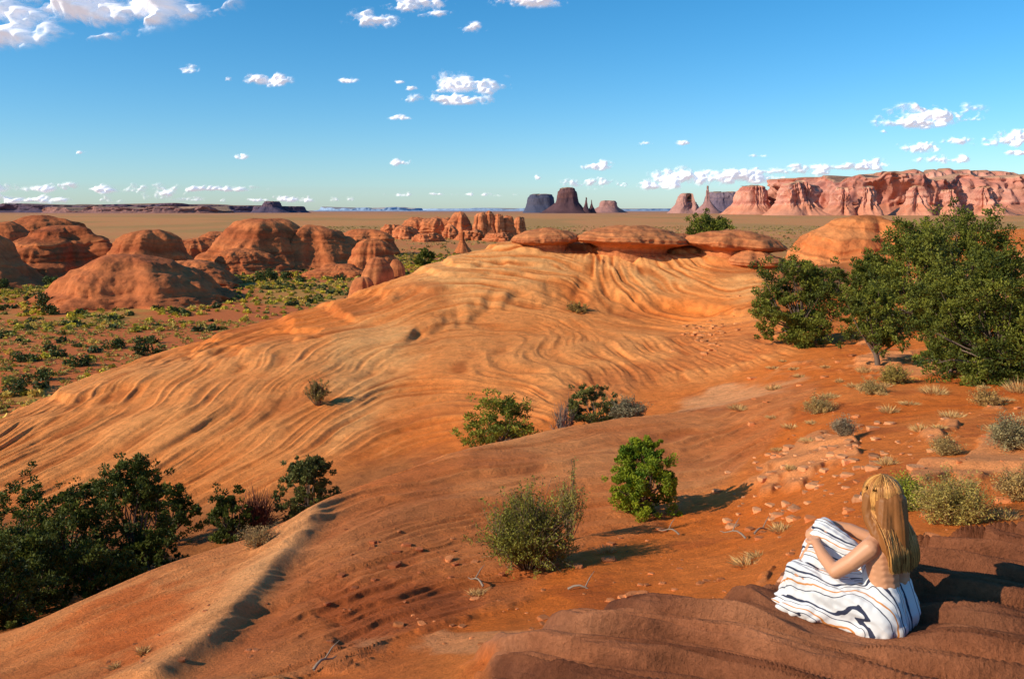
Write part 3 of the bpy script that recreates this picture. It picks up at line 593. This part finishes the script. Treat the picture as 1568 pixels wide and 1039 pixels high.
b.sph((.06,0,.715),.088,(1.08,.88,1.12)); b.sph((.10,0,.665),.055,(1.0,.9,1.1)); b.sph((.125,0,.632),.024)
b.chain([(.152,0,.70),(.168,0,.675)],[.010,.013]); b.sph((.147,0,.648),.014,(.7,1.4,.6)); b.sph((.147,0,.640),.013,(.7,1.3,.6))
for s in (-1,1):
    b.sph((.065,.082*s,.69),.02,(.6,.4,1.3)); b.sph((.135,.03*s,.715),.013)
def hand(wr,dirv,palmn,side):
    wr=np.array(wr,float); dv=np.array(dirv,float); dv/=np.linalg.norm(dv); pn=np.array(palmn,float); pn/=np.linalg.norm(pn); sd=np.cross(dv,pn)*side; sd/=np.linalg.norm(sd)
    for k in (-1,0,1): b.chain([wr+sd*.008*k,wr+dv*.075+sd*.022*k],[.017,.014])
    for i,L in enumerate([.062,.072,.068,.052]):
        o=(1.5-i)*.0195; p0=wr+dv*.078+sd*o; p1=p0+dv*L*.5+pn*.008; p2=p1+(dv*.6+pn*.8)*L*.32; p3=p2+(dv*.2+pn)*L*.26
        b.chain([p0-dv*.02,p0,p1,p2,p3],[.0105,.0095,.0088,.008,.007])
    t0=wr+dv*.022+sd*.028; b.chain([wr+dv*.015+sd*.012,t0+sd*.008,t0+sd*.022+dv*.03,t0+sd*.02+dv*.055+pn*.012],[.014,.0125,.0105,.0085])
b.chain([(.025,.155,.475),(.10,.205,.39),(.18,.235,.32)],[.052,.046,.041]); b.chain([(.18,.235,.32),(.29,.17,.345),(.40,.08,.375)],[.041,.037,.026])
b.chain([(.025,-.155,.475),(.12,-.215,.41),(.22,-.235,.37)],[.052,.046,.041]); b.chain([(.22,-.235,.37),(.34,-.18,.41),(.46,-.10,.43)],[.041,.037,.026])
hand((.40,.08,.375),(.6,-.75,.10),(-.3,-.2,-1),1); hand((.46,-.10,.43),(.35,.85,-.25),(-.4,0,-1),-1)
b.chain([(0,.09,.11),KL,AL],[.085,.055,.038]); b.chain([(0,-.09,.11),KR,AR],[.085,.055,.038])
for (fa,fy) in ((.50,.02),(.60,-.04)):
    b.chain([(fa,fy,.05),(fa+.07,fy-.01,.035),(fa+.12,fy-.02,.025)],[.036,.032,.022],.3)
    for i in range(5): b.chain([(fa+.12,fy-.02+(i-2)*.015,.022),(fa+.15-.005*abs(i-1),fy-.02+(i-2)*.016,.014)],[.012,.0085])
V,Nn,Q=b.mesh(.005,5)
bk=(V[:,0]<.02)&(V[:,2]>.2)&(V[:,2]<.5)
V[bk,0]+=0.008*np.exp(-(V[bk,1]/.018)**2)-0.006*np.exp(-(((np.abs(V[bk,1])-.08)/.035)**2+((V[bk,2]-.42)/.05)**2))
skc=np.zeros((len(V),3))+np.array([0.62,0.29,0.15])
lip=(np.linalg.norm((V-[.152,0,.644])/[.02,.022,.010],axis=1)<1); skc[lip]=[0.5,0.16,0.13]
M_skin,ntk,bs=newmat('skin'); a=ntk.nodes.new('ShaderNodeAttribute'); a.attribute_name='Col'; ntk.links.new(a.outputs['Color'],bs.inputs['Base Color']); bs.inputs['Roughness'].default_value=0.5
build('body',W(V),Q,skc,M_skin,True,woman)
e=Blob()
for s in (-1,1): e.sph((.143,.031*s,.713),.012)
M_eye,_,be=newmat('eye'); be.inputs['Base Color'].default_value=(0.08,0.05,0.04,1); be.inputs['Roughness'].default_value=0.2
build('eyes',W(np.concatenate(e.V)),np.concatenate(e.F),None,M_eye,True,woman)
b=Blob()
for s in (-1,1):
    b.chain([(-.01,.08*s,.10),(-.01,.055*s,.19),(.0,.055*s,.225)],[.118,.098,.094])
    b.chain([(.03,.055*s,.24),(.065,.05*s,.33),(.07,.05*s,.37)],[.08,.07,.058])
LG=[np.array(p) for p in [(0,.09,.11),(.22,.17,.185),KL,(.49,.17,.15),(.56,.12,.06)]]
RG_=[np.array(p) for p in [(0,-.09,.11),(.20,-.06,.27),KR,(.51,-.04,.27),(.60,-.06,.09)]]
rl=[.115,.086,.068,.060,.05]
for i in range(4):
    for f in np.linspace(0,1,6):
        pL=LG[i]*(1-f)+LG[i+1]*f; pR=RG_[i]*(1-f)+RG_[i+1]*f; rr=rl[i]*(1-f)+rl[i+1]*f
        for g_ in np.linspace(0,1,8):
            p=pL*(1-g_)+pR*g_; p=p.copy(); p[2]=pL[2]*(1-g_**3)+pR[2]*g_**3
            sag=4*g_*(1-g_)*0.06*(1 if i>0 else 0.3); zt=max(p[2]-sag,.05)
            for z in np.arange(.03,zt+0.001,.045): b.sph((p[0],p[1],z),rr*(1.0 if z>zt-.05 else .85))
            b.sph((p[0],p[1],zt),rr*(1 if g_ in (0,1) else .85))
for (a_,b_) in [(.63,.18),(.63,.08),(.67,-.03),(.66,-.10),(.58,.25),(.51,.29),(.42,.29),(.32,.26),(.18,.21),(.05,.19),(-.06,.16),(-.11,.09),(.58,-.14)]:
    b.chain([(a_*.80,b_*.8,.06),(a_,b_,.016)],[.055,.016])
V,Nn,Q=b.mesh(.007,7)
ca=V[:,1]-0.6*V[:,2]
fold=n2(ca*22+1.4*n2(V[:,0]*5,V[:,2]*4,3),V[:,0]*3.5,5)*0.6+0.4*n2(ca*50,V[:,0]*6+V[:,2]*3,6)
V=V+Nn*(fold*0.022*(0.35+0.65*sm(V[:,0]+.3-V[:,2],0,.35)))[:,None]
V[:,2]=np.maximum(V[:,2],.004+.004*n2(V[:,0]*30,V[:,1]*30,2))
o=build('striped_dress',W(V),Q,None,None,True,woman)
st=V[:,1]*1.0-0.85*V[:,2]*(0.25+0.75*sm(V[:,0],.0,.2))+0.03*n2(V[:,0]*7,V[:,1]*7,8)+0.25*V[:,0]*(1-sm(V[:,0],0,.25))
at=o.data.attributes.new('stripe','FLOAT','POINT'); at.data.foreach_set('value',st.astype(np.float32))
M_dress,nd,bd_=newmat('striped_cotton'); N=nd.nodes; L=nd.links
a=N.new('ShaderNodeAttribute'); a.attribute_name='stripe'
m1=N.new('ShaderNodeMath'); m1.operation='MULTIPLY'; m1.inputs[1].default_value=1/0.14; L.new(a.outputs['Fac'],m1.inputs[0])
m2=N.new('ShaderNodeMath'); m2.operation='FRACT'; L.new(m1.outputs[0],m2.inputs[0])
cr=N.new('ShaderNodeValToRGB'); cr.color_ramp.interpolation='CONSTANT'; el=cr.color_ramp.elements
wh=(0.70,0.69,0.69,1); nv=(0.025,0.03,0.065,1); og=(0.62,0.24,0.06,1)
el[0].position=0; el[0].color=wh; el[1].position=.28; el[1].color=nv
for p,c in [(.37,wh),(.48,nv),(.505,wh),(.68,og),(.735,wh),(.89,nv),(.92,wh)]:
    q=el.new(p); q.color=c
L.new(m2.outputs[0],cr.inputs[0]); L.new(cr.outputs[0],bd_.inputs['Base Color']); bd_.inputs['Roughness'].default_value=0.85
o.data.materials.append(M_dress)
# hair
b=Blob(); b.sph((.035,0,.722),.100,(1.04,.94,1.08))
b.chain([(-.02,.01,.70),(-.06,.03,.58),(-.08,.035,.48),(-.085,.035,.42)],[.08,.06,.045,.032])
for s in (-1,1): b.chain([(.0,.05*s,.70),(-.02,.078*s+.015,.60),(-.06,.075*s+.035,.50),(-.077,.07*s+.035,.42)],[.06,.042,.034,.026])
b.chain([(.075,.072,.72),(.078,.082,.66),(.06,.095,.60),(.02,.11,.54),(-.04,.115,.47)],[.035,.034,.032,.028,.022])
V,Nn,Q=b.mesh(.008,4)
V=V+Nn*(0.003*n2(np.arctan2(V[:,1],-V[:,0])*25,V[:,2]*3,4))[:,None]
M_hair,nh,bh=newmat('blonde_hair'); a=nh.nodes.new('ShaderNodeAttribute'); a.attribute_name='Col'; nh.links.new(a.outputs['Color'],bh.inputs['Base Color']); bh.inputs['Roughness'].default_value=0.5; bh.inputs['Specular IOR Level'].default_value=0.2
build('hair',W(V),Q,np.zeros((len(V),3))+[0.26,0.095,0.025],M_hair,True,woman)
r=R(5); g=MB()
for i in range(2600):
    az=r.uniform(-2.75,2.45)+math.pi
    e0=r.uniform(0.05,1.45); hc=np.array([.038,0,.722]); P=[]; rr=1+r.normal()*.010
    for f in np.linspace(0,1,7):
        el_=(math.pi/2-e0*0.25)*(1-f)+(-0.25)*f
        P.append(hc+np.array([.108*math.cos(az)*math.cos(el_),.099*math.sin(az)*math.cos(el_),.114*math.sin(el_)])*rr)
    x0,y0,z0=P[-1]; zl=r.uniform(.355,.41)+.02*abs(math.sin(az))
    lay=r.uniform(.0,.022); wv=r.uniform(0,6.28); y1=y0*1.20+.035+r.normal()*.010
    for f in np.linspace(0.12,1,10):
        z=z0*(1-f)+zl*f
        bx=-.086-lay-.03*float(sm(np.array(.56-z),0,.12))+.02*abs(y1)/.12
        q=float(sm(np.array(f),0.05,.62)); qy=float(sm(np.array(f),0,.8))
        P.append(np.array([x0*(1-q)+bx*q,y0*(1-qy)+y1*qy+.004*math.sin(f*7+wv),z]))
    k=np.clip(0.5+0.35*math.sin(az*9)+0.4*r.normal(),0,1); k2=np.array([0.28,0.10,0.024])*(1-k)+np.array([0.72,0.345,0.095])*k
    rad=np.concatenate([np.full(7,.0026),np.linspace(.0030,.0012,10)])
    g.tube(W(np.array(P)),rad,k2*r.uniform(.8,1.15),3)
g.out('hair_strands',M_hair,True,woman)
# ------------------------------------------------------------------ clouds: relief-modelled cumulus far out over the desert
M_cl,ncl,bc=newmat('cloud'); N=ncl.nodes; L=ncl.links
a=N.new('ShaderNodeAttribute'); a.attribute_name='cover'
bc.inputs['Base Color'].default_value=(0.90,0.88,0.90,1); bc.inputs['Roughness'].default_value=1; bc.inputs['Specular IOR Level'].default_value=0
bc.inputs['Emission Color'].default_value=(0.86,0.80,0.86,1); bc.inputs['Emission Strength'].default_value=0.42  # small self-glow added on top of the sunlit cloud relief
L.new(a.outputs['Fac'],bc.inputs['Alpha'])
DC=30000.0
groups=[[(50,20,130,48,1),(150,20,100,38,1),(270,18,75,20,.9),(20,55,60,24,1),(160,58,50,12,.8),(245,40,25,10,.7)],
[(575,32,42,16,.62)],[(640,12,42,13,.9),(675,22,28,8,.9)],[(722,46,20,10,.7)],[(812,2,45,11,.95)],[(290,107,12,6,.9)],[(410,125,26,8,1)],[(349,122,6,3,.8)],[(530,124,14,4,.8)],[(612,126,9,3,.7),(630,136,10,4,.7)],
[(700,132,30,15,1),(745,136,36,12,.95),(700,154,60,8,.95),(780,155,12,5,.8),(672,140,10,6,.7)],
[(612,181,14,4,.8)],[(988,220,14,3,.7)],[(1045,220,9,4,.8)],[(1160,239,12,3,.6)],[(363,241,14,5,.85)],[(122,234,10,3,.7)],[(615,250,13,5,.95)],[(915,255,18,7,1)],[(905,282,34,8,.9),(950,284,14,5,.8)],[(822,273,6,5,.8)],
[(1425,178,58,13,1),(1390,190,40,9,.95),(1480,184,34,6,.8),(1352,202,8,4,.7)],[(1466,217,18,6,.9)],[(1403,227,24,8,.95)],[(1540,217,34,10,1),(1565,208,18,9,1)],[(1440,245,34,7,.95)],[(1335,250,22,6,.9)],[(1560,234,20,5,.8)],
[(1045,276,42,12,1),(1000,285,22,7,.9),(1075,268,10,8,.9)],[(1140,272,55,12,.95),(1200,264,60,9,.85),(1280,257,80,6,.8),(1120,262,20,6,.7)],
[(100,290,170,8,.8),(250,296,24,14,.9),(330,290,60,5,.75),(30,306,120,8,.8)],[(420,306,120,5,.7)],[(700,298,120,4,.55)]]
for gi,gr in enumerate(groups):
    u0=min(c[0]-c[2]*1.7 for c in gr)-6; u1=max(c[0]+c[2]*1.7 for c in gr)+6; v0=min(c[1]-c[3]*1.7 for c in gr)-4; v1=min(316,max(c[1]+c[3]*1.6 for c in gr)+4)
    uu=np.arange(u0,u1,1.25); vv=np.arange(v0,v1,1.0); UU,VV=np.meshgrid(uu,vv); f=np.full(UU.shape,-2.0)
    sz=max(c[3] for c in gr)
    for (u,v,ru,rv,s_) in gr:
        dv_=VV-v; ry_=np.where(dv_>0,rv*0.75,rv*1.15)
        f=np.maximum(f,s_-np.hypot((UU-u)/ru/1.25,dv_/ry_/1.15))
    sc=1/(6+sz*0.9)
    nsl=fbm(UU*sc*0.8+gi*7,VV*sc*1.2,3,200+gi,0.5)
    ns=fbm(UU*sc*0.8+gi*7,VV*sc*1.2,6,200+gi,0.62); ns2=fbm(UU*sc*.25,VV*sc*.35+gi,2,300+gi)
    hgt=f+ns*1.35+ns2*0.5+0.0
    den=sm(hgt,-0.1,0.8)*sm(f,-0.5,0.1); den=den**0.8
    hs_=np.maximum(0,f+nsl*1.2+0.1)
    tz=(hs_**0.7*0.8+ns*0.14+nsl*0.3)*sz*DC/F
    PX=(UU-U0)*S*DC; PZc=-(VV-V0)*S*DC; PY=DC-tz
    q=gridq(*UU.shape); dn=den.ravel(); keep=dn[q].max(axis=1)>0.004; q=q[keep]
    if len(q)==0: continue
    us_,inv=np.unique(q,return_inverse=True); V=np.stack([PX.ravel()[us_],PY.ravel()[us_],PZc.ravel()[us_]],-1)
    o=build('cloud',V,inv.reshape(-1,4)[:, ::-1],None,M_cl)
    at=o.data.attributes.new('cover','FLOAT','POINT'); at.data.foreach_set('value',(dn[us_]*0.96).astype(np.float32))
# ------------------------------------------------------------------ light, sky
EL=math.radians(27); sd=np.array([-0.925,-0.38]); sd/=np.linalg.norm(sd)
tosun=Vector((sd[0]*math.cos(EL),sd[1]*math.cos(EL),math.sin(EL)))
sl=bpy.data.lights.new('sun','SUN'); sl.energy=5.0; sl.angle=math.radians(0.5); sl.color=(1.0,0.88,0.68)
so=bpy.data.objects.new('sun',sl); bpy.context.scene.collection.objects.link(so); so.rotation_euler=tosun.to_track_quat('Z','Y').to_euler()
wd=bpy.data.worlds.new('World'); bpy.context.scene.world=wd; wd.use_nodes=True; nt=wd.node_tree; N=nt.nodes; L=nt.links
bg=N['Background']
sky=N.new('ShaderNodeTexSky'); sky.sky_type='NISHITA'; sky.sun_disc=False; sky.sun_elevation=EL; sky.sun_rotation=math.atan2(sd[0],sd[1]); sky.altitude=1000; sky.air_density=1.0; sky.dust_density=0.7; sky.ozone_density=2.3
tn=N.new('ShaderNodeMix'); tn.data_type='RGBA'; tn.blend_type='MULTIPLY'; tn.inputs[0].default_value=1.0; L.new(sky.outputs[0],tn.inputs[6]); tn.inputs[7].default_value=(0.92,1.10,1.34,1)
hs=N.new('ShaderNodeHueSaturation'); hs.inputs['Saturation'].default_value=1.22; hs.inputs['Hue'].default_value=0.488; L.new(tn.outputs[2],hs.inputs['Color'])
L.new(hs.outputs[0],bg.inputs['Color']); bg.inputs['Strength'].default_value=0.115
# ------------------------------------------------------------------ camera
sc=bpy.context.scene
cam=bpy.data.cameras.new('camera'); co=bpy.data.objects.new('camera',cam); sc.collection.objects.link(co); sc.camera=co
co.location=(0,0,0); co.rotation_euler=(math.radians(90),0,0); cam.sensor_width=36; cam.lens=F/1568*36; cam.shift_y=-(519.5-V0)/1568; cam.clip_start=0.05; cam.clip_end=100000
sc.view_settings.view_transform='Standard'; sc.view_settings.look='None'; sc.view_settings.exposure=0
